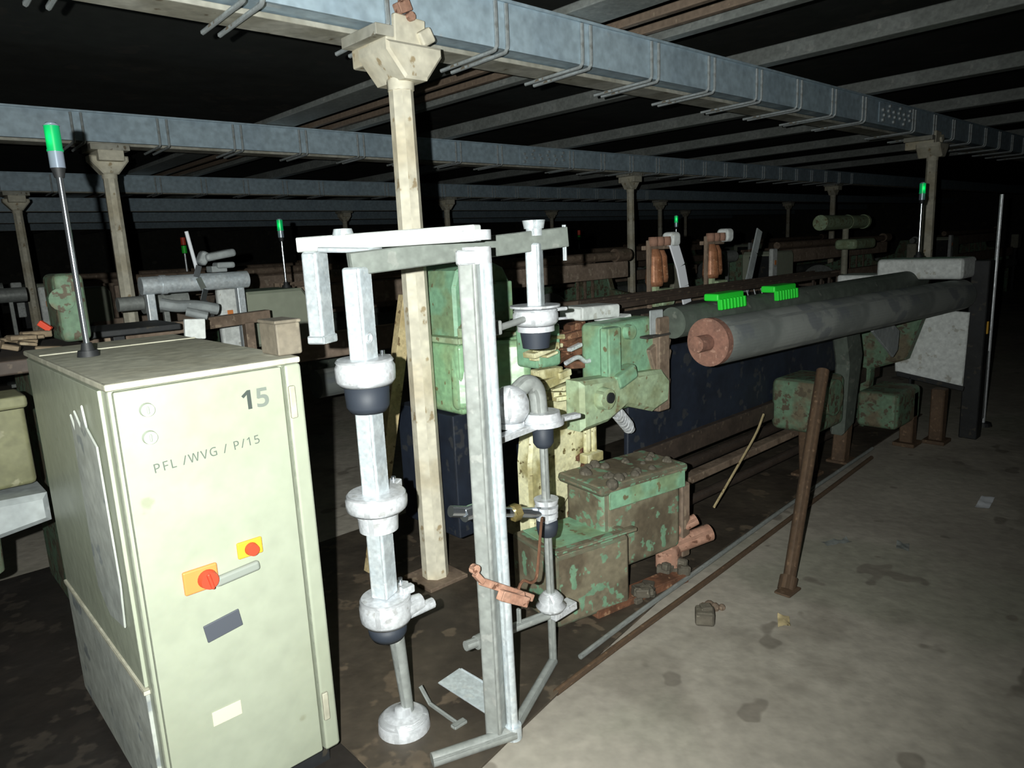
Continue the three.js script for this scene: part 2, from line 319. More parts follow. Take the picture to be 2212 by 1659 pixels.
// ---------------------------------------------------------------- control cabinet, left foreground
{
  const t = thing('control_cabinet', 'large cream steel control cabinet in the left foreground, numbered 15 on its door', 'cabinet', [0.69, 0, -2.5]);
  part('body', [box(0.522, 1.30, 1.10, 0.693, 0.735, -2.56, { r: 0.012 })], M.cream, t);
  part('plinth', box(0.49, 0.09, 1.05, 0.693, 0.045, -2.56), M.black, t);
  const top = part('top_cover', [box(0.534, 0.02, 1.14, 0.693, 1.392, -2.565, { r: 0.006 })], M.creamTop, t, 'dusty grey top');
  sub('cover_seam', box(0.52, 0.006, 0.012, 0.693, 1.403, -2.87, { r: 0.002 }), M.creamTop, top, t);
  const d = part('door', [box(0.452, 1.29, 0.022, 0.668, 0.735, -2.0, { r: 0.006 })], M.cream, t);
  part('corner_post', [box(0.056, 1.30, 0.034, 0.927, 0.735, -2.0, { r: 0.012 }), box(0.012, 1.27, 0.012, 0.955, 0.735, -2.012)], M.cream, t);
  sub('hinge', box(0.022, 0.1, 0.012, 0.914, 1.27, -1.98), M.creamTop, d, t); sub('hinge', box(0.022, 0.1, 0.012, 0.914, 0.25, -1.98), M.creamTop, d, t);
  for (const [x, y] of [[0.515, 1.322], [0.512, 1.248]]) sub('lock_knob', [cyl(0.017, 0.019, 0.014, x, y, -1.983, 'z', 20), box(0.006, 0.02, 0.006, x, y, -1.975)], plain(0x98a094, 0.5), d, t, 'small grey round lock');
  // switches
  const s1 = part('rotary_switch', box(0.095, 0.07, 0.012, 0.588, 0.818, -1.984, { r: 0.01, s: 2 }), M.orange, t, 'orange switch plate with a red knob');
  sub('switch_knob', [cyl(0.024, 0.028, 0.026, 0.604, 0.815, -1.968, 'z', 20), box(0.01, 0.05, 0.012, 0.604, 0.815, -1.953, { rz: 0.2 })], M.red, s1, t);
  part('switch_lever', [box(0.13, 0.03, 0.02, 0.69, 0.8, -1.98, { rz: 0.08, r: 0.009, s: 2 }), cyl(0.014, 0.014, 0.02, 0.628, 0.797, -1.983, 'z', 12)], plain(0x8a9088, 0.5), t, 'grey switch handle lying across');
  const s2 = part('push_button', box(0.075, 0.05, 0.01, 0.735, 0.862, -1.985, { r: 0.008, s: 2 }), M.yellow, t, 'red push button on an orange plate');
  sub('button_cap', cyl(0.017, 0.02, 0.022, 0.737, 0.86, -1.972, 'z', 20), M.red, s2, t);
  part('name_plate', box(0.105, 0.055, 0.006, 0.632, 0.655, -1.986, { rz: 0.14, r: 0.003 }), plain(0x4c5058, 0.5), t, 'dark grey rating plate, slightly crooked');
  part('faded_label', box(0.085, 0.045, 0.003, 0.61, 0.38, -1.9875, { r: 0.001 }), plain(0xcfcdb4, 0.7), t, 'faded blank beige sticker');
  // side wall: upper panel, hanging grey plastic film, lower panel
  const sp = part('side_panel', [box(0.012, 0.86, 1.0, 0.428, 0.95, -2.56, { r: 0.004 })], M.cream, t);
  part('lower_side_panel', box(0.014, 0.44, 1.0, 0.428, 0.28, -2.56, { r: 0.004 }), M.greySide, t, 'greyer lower side panel');
  sub('torn_film', prism([[-0.12, 0.25], [-0.08, 0.21], [-0.06, 0.27], [0.0, 0.23], [0.05, 0.3], [0.07, 0.24], [0.16, 0.2], [0.17, -0.2], [0.14, -0.34], [-0.02, -0.36], [-0.13, -0.3]], 0.006, 0.418, 1.02, -2.28, { ry: -Math.PI / 2, b: 0.002 }), M.greySide, sp, t, 'grey torn plastic film');
  part('panel_joint', box(0.02, 0.014, 1.02, 0.425, 0.51, -2.56, { r: 0.003 }), M.creamTop, t);
  // writing
  const cv = document.createElement('canvas'); cv.width = 1024; cv.height = 512; const c = cv.getContext('2d');
  c.clearRect(0, 0, 1024, 512); c.textBaseline = 'alphabetic';
  c.save(); c.fillStyle = 'rgba(62,70,66,0.92)'; c.font = 'bold 190px sans-serif'; c.translate(720, 168); c.rotate(-0.01); c.fillText('1', 0, 0);
  c.fillStyle = 'rgba(120,128,120,0.8)'; c.fillText('5', 106, 0); c.restore();
  c.save(); c.translate(104, 468); c.rotate(-0.075); c.fillStyle = 'rgba(92,102,94,0.85)'; c.font = '84px sans-serif';
  let px = 0; for (const w of ['P', 'F', 'L', ' ', '/', 'W', 'V', 'G', ' ', '/', ' ', 'P', '/', '1', '5']) { c.fillText(w, px, (px * 0.011) | 0); px += c.measureText(w).width + 8; } c.restore();
  const ct = new THREE.CanvasTexture(cv); ct.colorSpace = THREE.SRGBColorSpace;
  const pg = new THREE.PlaneGeometry(0.42, 0.21); pg.translate(0.677 - 0.69, 1.235, -1.9882 + 2.5);
  const pm = new THREE.Mesh(pg, new THREE.MeshStandardMaterial({ map: ct, transparent: true, roughness: 0.6 })); pm.name = 'door_writing'; pm.userData.label = 'hand-painted number and code in grey'; d.add(pm);
  // brown conduit box on the cabinet's right top corner
  single('conduit_box', 'small dull brown box standing on the right rear corner of the cream cabinet', 'box', [box(0.082, 0.1, 0.12, 0.952, 1.452, -2.1, { r: 0.008 }), box(0.088, 0.012, 0.126, 0.952, 1.505, -2.1)], M.boxBrown);
}

// ---------------------------------------------------------------- signal lamps
function signalLamp(base, h, label, dim, foot = 0.012) {
  const t = thing('signal_lamp', label, 'lamp', base, null, false);
  part('foot', [cyl(0.03, 0.034, 0.02, 0, 0.01, 0, 'y', 20), cyl(0.016, 0.022, 0.03, 0, 0.03, 0, 'y', 16)], M.black, t);
  part('pole', cyl(0.0095, 0.0095, h - 0.17, 0, (h - 0.17) / 2 + 0.02, 0, 'y', 14), M.chrome, t);
  part('holder', cyl(0.021, 0.014, 0.03, 0, h - 0.15, 0, 'y', 18), M.black, t);
  part('clear_lens', cyl(0.022, 0.022, 0.05, 0, h - 0.11, 0, 'y', 20), M.lensClear, t, 'greyish clear lens');
  part('green_lens', [cyl(0.022, 0.022, 0.075, 0, h - 0.045, 0, 'y', 20), cyl(0.0235, 0.0235, 0.006, 0, h - 0.082, 0, 'y', 20)], M.lensGreen, t, 'green lit lens');
  part('cap', lathe([[0.0, 0.012], [0.014, 0.01], [0.024, 0.0], [0.0, 0.0]], 0, h - 0.007, 0, 18), M.lensClear, t);
  const l = new THREE.PointLight(0x18d880, 0.012, 0, 2); l.position.set(base[0] - 0.03, base[1] + h - 0.045, base[2] + 0.03); l.castShadow = true; scene.add(l);
  return t;
}
signalLamp([0.545, 1.402, -2.69], 0.74, 'green signal lamp on a tall chrome pole on top of the numbered cabinet');
signalLamp([2.43, 1.462, -5.16], 0.51, 'green signal lamp on a thin pole above the cream gear cover, left of the stand');
signalLamp([7.47, 1.392, -5.1], 0.57, 'green signal lamp in the middle distance above the white feeder head');
signalLamp([6.35, 1.452, -2.03], 0.585, 'green signal lamp on a chrome pole in front of the right-hand column');

// ---------------------------------------------------------------- tubular stand, centre
{
  const t = thing('feeder_stand', 'bright galvanised tubular stand with clamped collars between cabinet and green loom', 'stand', [1.45, 0, -1.9]);
  const p1 = [1.187, -2.01], p2 = [1.40, -1.70], p3 = [1.846, -1.872];
  part('post', box(0.078, 1.13, 0.066, p1[0], 1.09, p1[1], { ry: 0.45, r: 0.01, s: 2 }), M.galv, t, 'thick square left post');
  part('post', box(0.072, 1.66, 0.06, p2[0], 0.85, p2[1], { ry: 0.5, r: 0.012, s: 2 }), M.galvDull, t, 'flat grey middle post');
  part('post', box(0.06, 0.32, 0.055, p3[0], 1.545, p3[1], { ry: 0.5, r: 0.01, s: 2 }), M.galv, t, 'short right post');
  part('hanging_tube', [box(0.082, 0.31, 0.06, 1.172, 1.555, -2.25, { ry: 0.5, r: 0.012, s: 2 }), box(0.088, 0.03, 0.068, 1.172, 1.412, -2.25, { ry: 0.5 })], M.galv, t);
  part('cross_bar', beam([1.165, 1.664, -2.015], [1.985, 1.722, -1.84], 0.034, 0.074), M.barShaded, t, 'grey front cross bar, shade in its colour');
  part('cross_bar', beam([1.15, 1.734, -2.30], [1.43, 1.742, -1.69], 0.05, 0.05), M.white, t, 'pale rear cross bar');
  part('bar_plate', [beam([1.18, 1.715, -2.19], [1.27, 1.705, -2.02], 0.09, 0.018), cyl(0.03, 0.036, 0.022, 1.225, 1.768, -2.14, 'y', 18)], M.galv, t, 'shiny clamp plate on the left end');
  const cap2 = part('top_collar', [cyl(0.047, 0.047, 0.03, 1.42, 1.735, -1.69, 'y', 24), cyl(0.045, 0.045, 0.05, 1.42, 1.675, -1.69, 'y', 24), box(0.07, 0.045, 0.03, 1.375, 1.67, -1.68, { ry: -0.4 })], M.castAlu, t, 'bright collar on the middle post');
  part('top_collar', [cyl(0.042, 0.036, 0.03, 1.85, 1.77, -1.872, 'y', 22), cyl(0.03, 0.03, 0.03, 1.85, 1.745, -1.872, 'y', 18)], M.galv, t);
  part('end_bolt', cyl(0.008, 0.008, 0.13, 1.97, 1.70, -1.835, 'y', 10), M.galv, t);
  // rods
  part('rod', rod([1.228, 0.05, -1.985], [1.205, 0.45, -1.998], 0.021, 16, 0.03), M.galvDull, t, 'slim rod under the left collars');
  part('rod', rod([1.447, 0.02, -1.668], [1.437, 1.65, -1.672], 0.0205, 16), M.galv, t, 'long round front rod');
  part('rod', rod([1.853, 0.3, -1.862], [1.85, 0.97, -1.866], 0.0165, 16), M.galvDull, t, 'slim right rod');
  // collars on the left post
  const ring = (x, y, z, r, h, y2) => lathe([[0.02, -h / 2], [r * 0.86, -h / 2], [r * 0.98, -h * 0.32], [r, -h * 0.1], [r, h * 0.2], [r * 0.93, h * 0.34], [r * 0.97, h * 0.4], [r * 0.9, h / 2], [0.02, h / 2]], x, y, z, 32);
  const lug = (x, y, z, a, L, w, h) => fin(new RoundedBoxGeometry(L, h, w, 1, 0.006), 0, 0, 0).translate(L / 2, 0, 0).rotateY(a).translate(x, y, z);
  for (const [y, r, h, cup] of [[1.318, 0.098, 0.088, 0.06], [0.872, 0.104, 0.066, 0], [0.475, 0.092, 0.095, 0.03]]) {
    const c = part('clamp_collar', [ring(1.187, y, -2.01, r, h), lug(1.187, y + 0.012, -2.01, 0.55, r + 0.055, 0.05, h * 0.5)], M.castAlu, t, 'round cast clamp collar');
    sub('clamp_bolt', [cyl(0.009, 0.009, h * 0.9, 1.187 + Math.cos(0.55) * (r + 0.035), y + 0.01, -2.01 - Math.sin(0.55) * (r + 0.035), 'y', 8)], M.chrome, c, t);
    if (cup) sub('bush', lathe([[0.02, -0.03], [r * 0.6, -0.03], [r * 0.72, -0.01], [r * 0.76, cup], [0.02, cup]], 1.187, y - h / 2 - cup, -2.01, 28), M.navy, c, t, 'dark blue bush');
  }
  part('clamp_neck', [cyl(0.07, 0.066, 0.07, 1.187, 0.806, -2.01, 'y', 24), cyl(0.074, 0.074, 0.012, 1.187, 0.832, -2.01, 'y', 24)], M.castAlu, t);
  part('clamp_screw', [cyl(0.03, 0.038, 0.07, 1.27, 0.47, -1.97, 'x', 14), cyl(0.02, 0.02, 0.1, 1.3, 0.45, -1.96, 'x', 10), box(0.05, 0.03, 0.03, 1.26, 0.53, -1.98)], M.castAlu, t, 'knobbly clamp screw');
  part('inspection_eye', fin(new THREE.TorusGeometry(0.014, 0.003, 8, 20), 1.19, 1.43, -1.972, { ry: 0.4 }), M.castAlu, t);
  part('base_disc', lathe([[0, 0], [0.088, 0], [0.094, 0.01], [0.09, 0.052], [0.07, 0.066], [0.03, 0.07], [0.028, 0.09], [0, 0.09]], 1.205, 0, -1.985, 32), M.castAlu, t, 'heavy round foot');
  // right post: yarn feeder head, elbow, flange, clamps
  part('feeder_ring', [ring(1.848, 1.435, -1.88, 0.085, 0.06), cyl(0.094, 0.094, 0.008, 1.848, 1.475, -1.88, 'y', 28), cyl(0.07, 0.07, 0.02, 1.848, 1.392, -1.88, 'y', 28), lug(1.848, 1.455, -1.88, -0.2, 0.14, 0.03, 0.014), lug(1.848, 1.42, -1.88, -0.35, 0.13, 0.02, 0.01)], M.castAlu, t, 'pale feeder head with thin rings');
  part('feeder_bush', cyl(0.058, 0.05, 0.06, 1.845, 1.35, -1.88, 'y', 24), M.navy, t);
  part('feeder_arm', [rod([1.848, 1.44, -1.88], [1.44, 1.41, -1.78], 0.012, 10), box(0.03, 0.05, 0.03, 1.6, 1.425, -1.82)], M.galvDull, t);
  part('valve_dome', [lathe([[0, 0.072], [0.03, 0.066], [0.058, 0.044], [0.07, 0.01], [0.07, -0.03], [0.05, -0.062], [0, -0.07]], 1.71, 1.125, -1.89, 28), cyl(0.05, 0.05, 0.02, 1.71, 1.05, -1.89, 'y', 20)], M.castAlu, t, 'silvery dome');
  part('elbow', tube([[1.72, 1.15, -1.89], [1.79, 1.19, -1.885], [1.835, 1.16, -1.88], [1.842, 1.08, -1.875], [1.845, 1.02, -1.87]], 0.034, 24, 16), M.galvDull, t, 'thick bent pipe');
  part('flange_collar', [cyl(0.085, 0.085, 0.02, 1.848, 1.035, -1.868, 'y', 28), cyl(0.07, 0.076, 0.03, 1.848, 1.06, -1.868, 'y', 28), lug(1.848, 1.03, -1.868, -0.15, 0.18, 0.04, 0.02), lug(1.848, 1.03, -1.868, 3.3, 0.36, 0.045, 0.026)], M.castAlu, t);
  part('dark_cup', lathe([[0.016, -0.035], [0.028, -0.03], [0.04, -0.012], [0.041, 0.045], [0.016, 0.045]], 1.85, 0.965, -1.866, 24), M.navy, t);
  const mid = part('rod_clamp', [0.66, 0.685, 0.715].map((y, i) => cyl(0.045 + i * 0.002, 0.045, 0.02, 1.852, y, -1.865, 'y', 20)).concat([box(0.06, 0.03, 0.06, 1.852, 0.64, -1.865)]), M.castAlu, t, 'stacked ring clamp');
  sub('clamp_arm', [rod([1.83, 0.672, -1.868], [1.42, 0.79, -1.91], 0.021, 14), cyl(0.031, 0.031, 0.05, 1.56, 0.748, -1.897, 'x', 16, { rz: 0 }), cyl(0.028, 0.028, 0.06, 1.50, 0.764, -1.902, 'x', 16)], M.chrome, mid, t);
  sub('brass_nut', fin(new THREE.CylinderGeometry(0.034, 0.034, 0.03, 6).rotateZ(Math.PI / 2), 1.70, 0.709, -1.882), M.brass, mid, t, 'brass hexagonal nut');
  part('lower_cup', lathe([[0.015, -0.035], [0.036, -0.03], [0.043, 0], [0.043, 0.03], [0.015, 0.03]], 1.852, 0.605, -1.865, 20), M.navy, t);
  const low = part('rod_clamp', [lathe([[0.015, 0], [0.05, 0], [0.062, 0.02], [0.045, 0.035], [0.052, 0.05], [0.03, 0.075], [0.015, 0.075]], 1.854, 0.255, -1.862, 20), box(0.13, 0.035, 0.06, 1.9, 0.24, -1.85, { rz: 0.05 })], M.castAlu, t, 'lower pale clamp');
  sub('clamp_arm', [rod([1.88, 0.235, -1.86], [1.44, 0.262, -1.90], 0.019, 12), cyl(0.027, 0.027, 0.05, 1.51, 0.258, -1.893, 'x', 14), box(0.014, 0.09, 0.02, 1.69, 0.275, -1.877)], M.galvDull, low, t);
  // foot frame
  part('foot_tube', rod([1.445, 0.03, -1.655], [1.16, 0.03, -1.755], 0.024, 14), M.galvDull, t);
  part('foot_tube', rod([1.447, 0.03, -1.668], [1.853, 0.025, -1.862], 0.02, 12), M.galvDull, t);
  part('foot_cap', cyl(0.03, 0.03, 0.05, 1.447, 0.03, -1.665, 'y', 16), M.galv, t);
  part('rod', rod([1.853, 0.0, -1.862], [1.853, 0.26, -1.862], 0.0165, 12), M.galvDull, t);
  // rusty lever clamped on the front rod
  const lv = thing('rusty_lever', 'rusty lever and bent wire clamped low on the front rod of the tubular stand', 'lever', [1.44, 0.55, -1.65]);
  part('lever_arm', [beam([1.30, 0.685, -1.642], [1.33, 0.645, -1.642], 0.022, 0.02), beam([1.32, 0.652, -1.642], [1.545, 0.505, -1.640], 0.014, 0.026), cyl(0.016, 0.016, 0.02, 1.30, 0.70, -1.642, 'z', 10)], M.rustPink, lv);
  part('lever_jaw', [beam([1.385, 0.585, -1.625], [1.50, 0.515, -1.625], 0.03, 0.036), box(0.03, 0.03, 0.05, 1.475, 0.545, -1.64)], M.rustPink, lv);
  part('bent_wire', tube([[1.47, 0.545, -1.64], [1.51, 0.578, -1.65], [1.56, 0.552, -1.655], [1.6, 0.57, -1.67], [1.68, 0.72, -1.72], [1.80, 0.63 + 0.03, -1.83]], 0.0055, 40, 8), M.rust, lv);
}
{
  const g = single('metal_plate', 'loose galvanised channel plate lying on the floor under the tubular stand', 'plate', [beam([1.47, 0.055, -2.06], [1.50, 0.03, -1.80], 0.12, 0.006), beam([1.53, 0.035, -2.06], [1.56, 0.015, -1.80], 0.006, 0.05)], M.galv);
  single('bent_bracket', 'short bent steel bracket on the floor beside the round foot of the stand', 'bracket', [rod([1.325, 0.04, -1.99], [1.35, 0.012, -1.85], 0.008, 8), rod([1.325, 0.04, -1.99], [1.315, 0.1, -2.03], 0.008, 8), box(0.06, 0.02, 0.03, 1.35, 0.012, -1.85)], M.galvDull);
  single('wooden_batten', 'tan wooden batten leaning against the big cream column', 'batten', beam([1.765, 0.05, -3.1], [2.112, 1.47, -3.1], 0.05, 0.07), M.wood);
}

// ---------------------------------------------------------------- the nearest loom
{
  const t = thing('weaving_loom', 'nearest weaving loom, green painted castings at its left end and a long grey cloth roll', 'loom', [4.3, 0, -2.7]);
  // left end: covers and castings
  part('motor_cover', [prism([[-0.19, 0], [0.19, 0], [0.19, 0.27], [0.15, 0.34], [0.08, 0.37], [-0.1, 0.37], [-0.16, 0.34], [-0.19, 0.26]], 0.4, 2.34, 1.25, -3.15, { b: 0.015 }), box(0.22, 0.2, 0.02, 2.42, 1.42, -2.745, { r: 0.02, s: 2 })], M.green, t, 'tall rounded green cover');
  const ec = part('end_cover', [box(0.46, 0.36, 0.3, 2.34, 1.06, -2.84, { r: 0.03, s: 3 }), box(0.40, 0.34, 0.1, 2.27, 1.07, -2.64, { r: 0.04, s: 3, ry: -0.7, rx: -0.13 })], M.coverGloss, t, 'square green gear cover');
  sub('cover_screw', cyl(0.014, 0.014, 0.012, 2.53, 1.18, -2.687, 'z', 10), M.chrome, ec, t); sub('cover_screw', cyl(0.014, 0.014, 0.012, 2.53, 0.93, -2.687, 'z', 10), M.chrome, ec, t);
  part('cover_lid', [box(0.44, 0.03, 0.28, 2.32, 1.255, -2.81), box(0.12, 0.05, 0.08, 2.2, 1.29, -2.69), box(0.2, 0.03, 0.06, 2.42, 1.285, -2.69, { rz: -0.1 })], M.greenPale, t);
  part('bracket_block', [box(0.16, 0.21, 0.16, 2.40, 1.22, -2.43, { r: 0.02, s: 2 })], M.green, t);
  part('casting', [box(0.43, 0.45, 0.16, 2.835, 1.08, -2.28, { r: 0.03, s: 2 }), box(0.1, 0.4, 0.06, 2.655, 1.09, -2.19, { r: 0.012 }), cyl(0.035, 0.04, 0.04, 2.80, 1.25, -2.19, 'z', 16), box(0.16, 0.08, 0.08, 2.72, 1.04, -2.17, { rz: 0.3, r: 0.02 })], M.green, t, 'large green bearing casting');
  const arm = part('front_arm', [prism([[-0.36, 0.12], [0.28, 0.08], [0.345, 0.02], [0.33, -0.1], [0.2, -0.13], [-0.02, -0.06], [-0.16, -0.11], [-0.36, -0.12]], 0.12, 2.745, 0.95, -2.26, { b: 0.02 }), cyl(0.05, 0.055, 0.05, 2.52, 0.97, -2.12, 'z', 20)], M.greenPale, t, 'pale green curved front arm');
  sub('arm_hole', cyl(0.026, 0.026, 0.012, 2.53, 0.975, -2.092, 'z', 16), M.black, arm, t);
  part('side_frame', [prism([[0, 0], [0.14, 0], [0.2, 0.3], [0.34, 0.42], [0.42, 0.62], [0.4, 0.86], [0.28, 0.92], [0.05, 0.9], [0, 0.6]], 0.1, 2.24, 0.06, -2.46, { b: 0.015, ry: 0 }), box(0.1, 0.9, 0.7, 2.62, 0.5, -2.78, { r: 0.02 })], M.ochre, t, 'oil-stained yellowish side frame');
  part('frame_pipe', [rod([2.59, 0.9, -2.3], [2.59, 0.66, -2.3], 0.02, 12), rod([2.64, 0.9, -2.3], [2.64, 0.62, -2.3], 0.016, 12), box(0.12, 0.05, 0.06, 2.61, 0.63, -2.29)], M.ochre, t);
  const chips = [];
  for (let i = 0; i < 16; i++) chips.push(box(rr(0.03, 0.07), rr(0.02, 0.05), rr(0.03, 0.06), 2.60 + rr(-0.07, 0.09), 0.2 + i * 0.03, -2.365 + rr(-0.02, 0.02), { rz: rr(-0.6, 0.6), ry: rr(-0.6, 0.6), r: 0.008 }));
  each('chain_link', chips, M.rust, t);
  part('lower_panel', box(0.48, 0.66, 0.5, 2.35, 0.54, -3.02, { r: 0.01 }), M.darkNavy, t, 'dark blue lower panel');
  part('weft_box', [box(0.30, 0.07, 0.16, 2.775, 1.345, -2.42, { rz: -0.03, r: 0.012 }), box(0.1, 0.02, 0.18, 2.93, 1.30, -2.40, { rz: 0.2 })], M.white, t, 'white plastic box');
  part('small_plate', box(0.09, 0.14, 0.012, 3.02, 1.27, -2.185, { ry: -0.2 }), M.tarp, t, 'bluish white plate');
  part('tension_spring', (() => { const pts = []; for (let i = 0; i <= 90; i++) { const a = i / 90 * Math.PI * 14; pts.push([2.70 + i / 90 * 0.10 + Math.cos(a) * 0.0, 0.86 - i / 90 * 0.1 + Math.cos(a) * 0.034, -2.2 + Math.sin(a) * 0.034]); } return [tube(pts, 0.007, 260, 6), rod([2.66, 0.9, -2.2], [2.82, 0.74, -2.2], 0.022, 12)]; })(), M.castAlu, t, 'pale coil spring');
  const junk = [];
  for (let i = 0; i < 26; i++) junk.push(box(rr(0.06, 0.2), rr(0.015, 0.05), rr(0.03, 0.08), rr(2.5, 2.72), rr(1.09, 1.28), -2.42 + rr(-0.06, 0.06), { rz: rr(-0.25, 0.2), ry: rr(-0.4, 0.4), r: 0.006 }));
  each('shedding_lever', junk, M.rust, t, 'rusty lever between the castings');
  part('pale_lever', [tube([[2.46, 1.13, -2.31], [2.54, 1.15, -2.3], [2.60, 1.12, -2.3], [2.68, 1.135, -2.29]], 0.012, 20, 8), box(0.09, 0.02, 0.03, 2.53, 1.20, -2.31, { rz: 0.2 })], M.castAlu, t, 'pale bent lever');
  const yj = [];
  for (let i = 0; i < 14; i++) yj.push(box(rr(0.06, 0.16), rr(0.015, 0.04), rr(0.03, 0.08), rr(2.24, 2.48), rr(1.16, 1.36), -2.36 + rr(-0.05, 0.06), { rz: rr(-0.2, 0.2), r: 0.006 }));
  for (let i = 0; i < 10; i++) yj.push(box(rr(0.06, 0.18), rr(0.02, 0.05), rr(0.03, 0.06), rr(2.2, 2.46), rr(0.98, 1.12), -2.32 + rr(-0.03, 0.05), { rz: rr(-0.2, 0.2), r: 0.006 }));
  each('cutter_piece', yj, M.ochre, t, 'oily yellowish small piece');
  const brk = [];
  for (let i = 0; i < 12; i++) brk.push(box(rr(0.05, 0.14), rr(0.05, 0.16), rr(0.05, 0.1), rr(2.98, 3.16), rr(0.86, 1.3), -2.24 + rr(-0.08, 0.05), { rz: rr(-0.4, 0.4), r: 0.012 }));
  part('roll_bracket', box(0.1, 0.5, 0.08, 3.06, 1.05, -2.2, { r: 0.012 }), M.brown, t, 'brown bracket holding the roll'); each('bracket_piece', brk, M.brown, t);
  // rolls
  const a = [3.06, 1.19, -1.88], b = [6.28, 1.165, -1.70];
  part('cloth_roll', rod(a, b, 0.118, 40), M.roll, t, 'long grey cloth roll');
  part('roll_end', [rod([3.02, 1.19, -1.882], [3.06, 1.19, -1.88], 0.119, 36), rod([2.93, 1.19, -1.888], [3.03, 1.19, -1.882], 0.04, 20)], M.rollCap, t, 'pinkish end disc');
  part('breast_roll', rod([3.1, 1.265, -2.14], [6.35, 1.275, -2.02], 0.082, 32), M.rollDark, t, 'darker upper roll');
  part('fabric_apron', [prism([[-1.38, 0.28], [1.45, 0.2], [1.45, -0.2], [-1.4, -0.36]], 0.03, 4.35, 0.83, -2.36, { b: 0.006 })], M.darkNavy, t, 'dark navy cloth hanging below the roll');
  part('cross_beam', [box(3.4, 0.12, 0.1, 4.7, 0.50, -2.34, { r: 0.01 })], M.darkBrown, t);
  part('cross_beam', [box(3.4, 0.05, 0.08, 4.7, 0.30, -2.27, { r: 0.01 })], M.brown, t);
  part('treadle_bar', [rod([3.1, 0.14, -2.3], [6.0, 0.12, -2.3], 0.03, 12), rod([3.0, 0.2, -2.6], [6.0, 0.2, -2.6], 0.04, 12)], M.darkBrown, t);
  part('rear_beam', [box(3.9, 0.24, 0.12, 4.4, 1.12, -3.1, { r: 0.015 })], M.brown, t);
  part('warp_sheet', box(3.2, 0.012, 0.8, 4.5, 1.22, -2.55, { rx: 0.03 }), M.fabricDark, t, 'dim sheet of warp threads');
  part('reed', box(3.1, 0.09, 0.02, 4.6, 1.265, -2.3), M.darkBrown, t);
  for (let i = 0; i < 4; i++) part('heald_frame', [box(3.1, 0.03, 0.018, 4.7, 1.325 + i * 0.006, -2.62 - i * 0.07, { r: 0.003 }), box(0.03, 0.2, 0.018, 3.16, 1.22, -2.62 - i * 0.07, { r: 0.003 }), box(0.03, 0.2, 0.018, 6.24, 1.22, -2.62 - i * 0.07, { r: 0.003 })], M.darkBrown, t);
  const ticks = []; for (let i = 0; i < 9; i++) ticks.push(rod([3.72 + i * 0.09, 1.29, -2.3], [3.76 + i * 0.09, 1.345, -2.34], 0.004, 6));
  each('warp_hook', ticks, M.castAlu, t);
  // right end
  part('end_frame', [prism([[0, 0], [0.2, 0], [0.24, 0.5], [0.5, 0.6], [0.62, 1.0], [0.5, 1.2], [0.1, 1.2], [0.0, 0.6]], 0.12, 6.22, 0.05, -2.5, { ry: -Math.PI / 2, b: 0.015 })], M.greenDirty, t, 'grimy green right-hand frame');
  part('end_panel', prism([[1.62, 1.03], [2.17, 1.06], [2.13, 0.52], [2.02, 0.5], [1.63, 0.43]], 0.03, 6.27, 0, 0, { ry: Math.PI / 2, b: 0.008 }), M.white, t, 'large white cover plate at the right end');
  part('panel_trim', [box(0.02, 0.04, 0.5, 6.25, 0.47, -1.86, { rx: 0.15 }), box(0.02, 0.08, 0.02, 6.25, 0.45, -2.0)], M.black, t);
  part('top_cover', [box(0.34, 0.16, 0.62, 6.28, 1.37, -1.95, { r: 0.03, s: 2 }), box(0.3, 0.08, 0.3, 6.2, 1.29, -2.4, { r: 0.02 })], M.white, t, 'pale dusty top cover');
  part('corner_post', box(0.12, 1.42, 0.13, 6.45, 0.71, -1.60, { r: 0.01 }), M.black, t, 'dark upright post');
  part('corner_post', box(0.05, 1.36, 0.05, 6.62, 0.68, -1.60, { r: 0.008 }), M.galvDull, t, 'slim grey upright');
  part('tag', box(0.03, 0.1, 0.012, 6.43, 0.9, -1.53), M.yellow, t, 'yellow tag');
  part('guide_strip', box(0.04, 0.56, 0.03, 6.56, 0.42, -1.56, { rz: 0.02 }), M.tarp, t, 'pale hanging strip');
  for (const [x, z, r] of [[4.75, -2.15, 0.1], [5.2, -2.1, -0.14], [5.95, -1.9, 0.03], [6.15, -1.75, 0.0]]) part('leg', [box(0.1, 0.44, 0.1, x, 0.22, z, { rz: r, r: 0.012 }), box(0.18, 0.03, 0.16, x, 0.015, z)], M.poleBrown, t);
  part('gear_housing', [box(0.42, 0.36, 0.34, 4.72, 0.55, -2.15, { r: 0.05, s: 2 }), cyl(0.12, 0.12, 0.1, 4.62, 0.62, -1.97, 'z', 24), box(0.5, 0.28, 0.3, 5.8, 0.34, -2.0, { r: 0.04, s: 2 })], M.greenDirty, t, 'green gear housings near the right end');
  part('take_up_arm', [prism([[-0.1, 0.5], [0.12, 0.55], [0.3, 0.1], [0.2, -0.4], [0.02, -0.45], [0.06, 0.05]], 0.1, 4.95, 0.72, -2.1, { b: 0.015 })], M.rollDark, t);
  part('diagonal_guard', [prism([[0, 0], [0.42, -0.24], [0.5, -0.2], [0.52, -0.05], [0.3, 0.06], [0.05, 0.06]], 0.02, 5.25, 0.98, -1.96, { b: 0.004 })], M.tarp, t, 'greyish sloping guard');
}
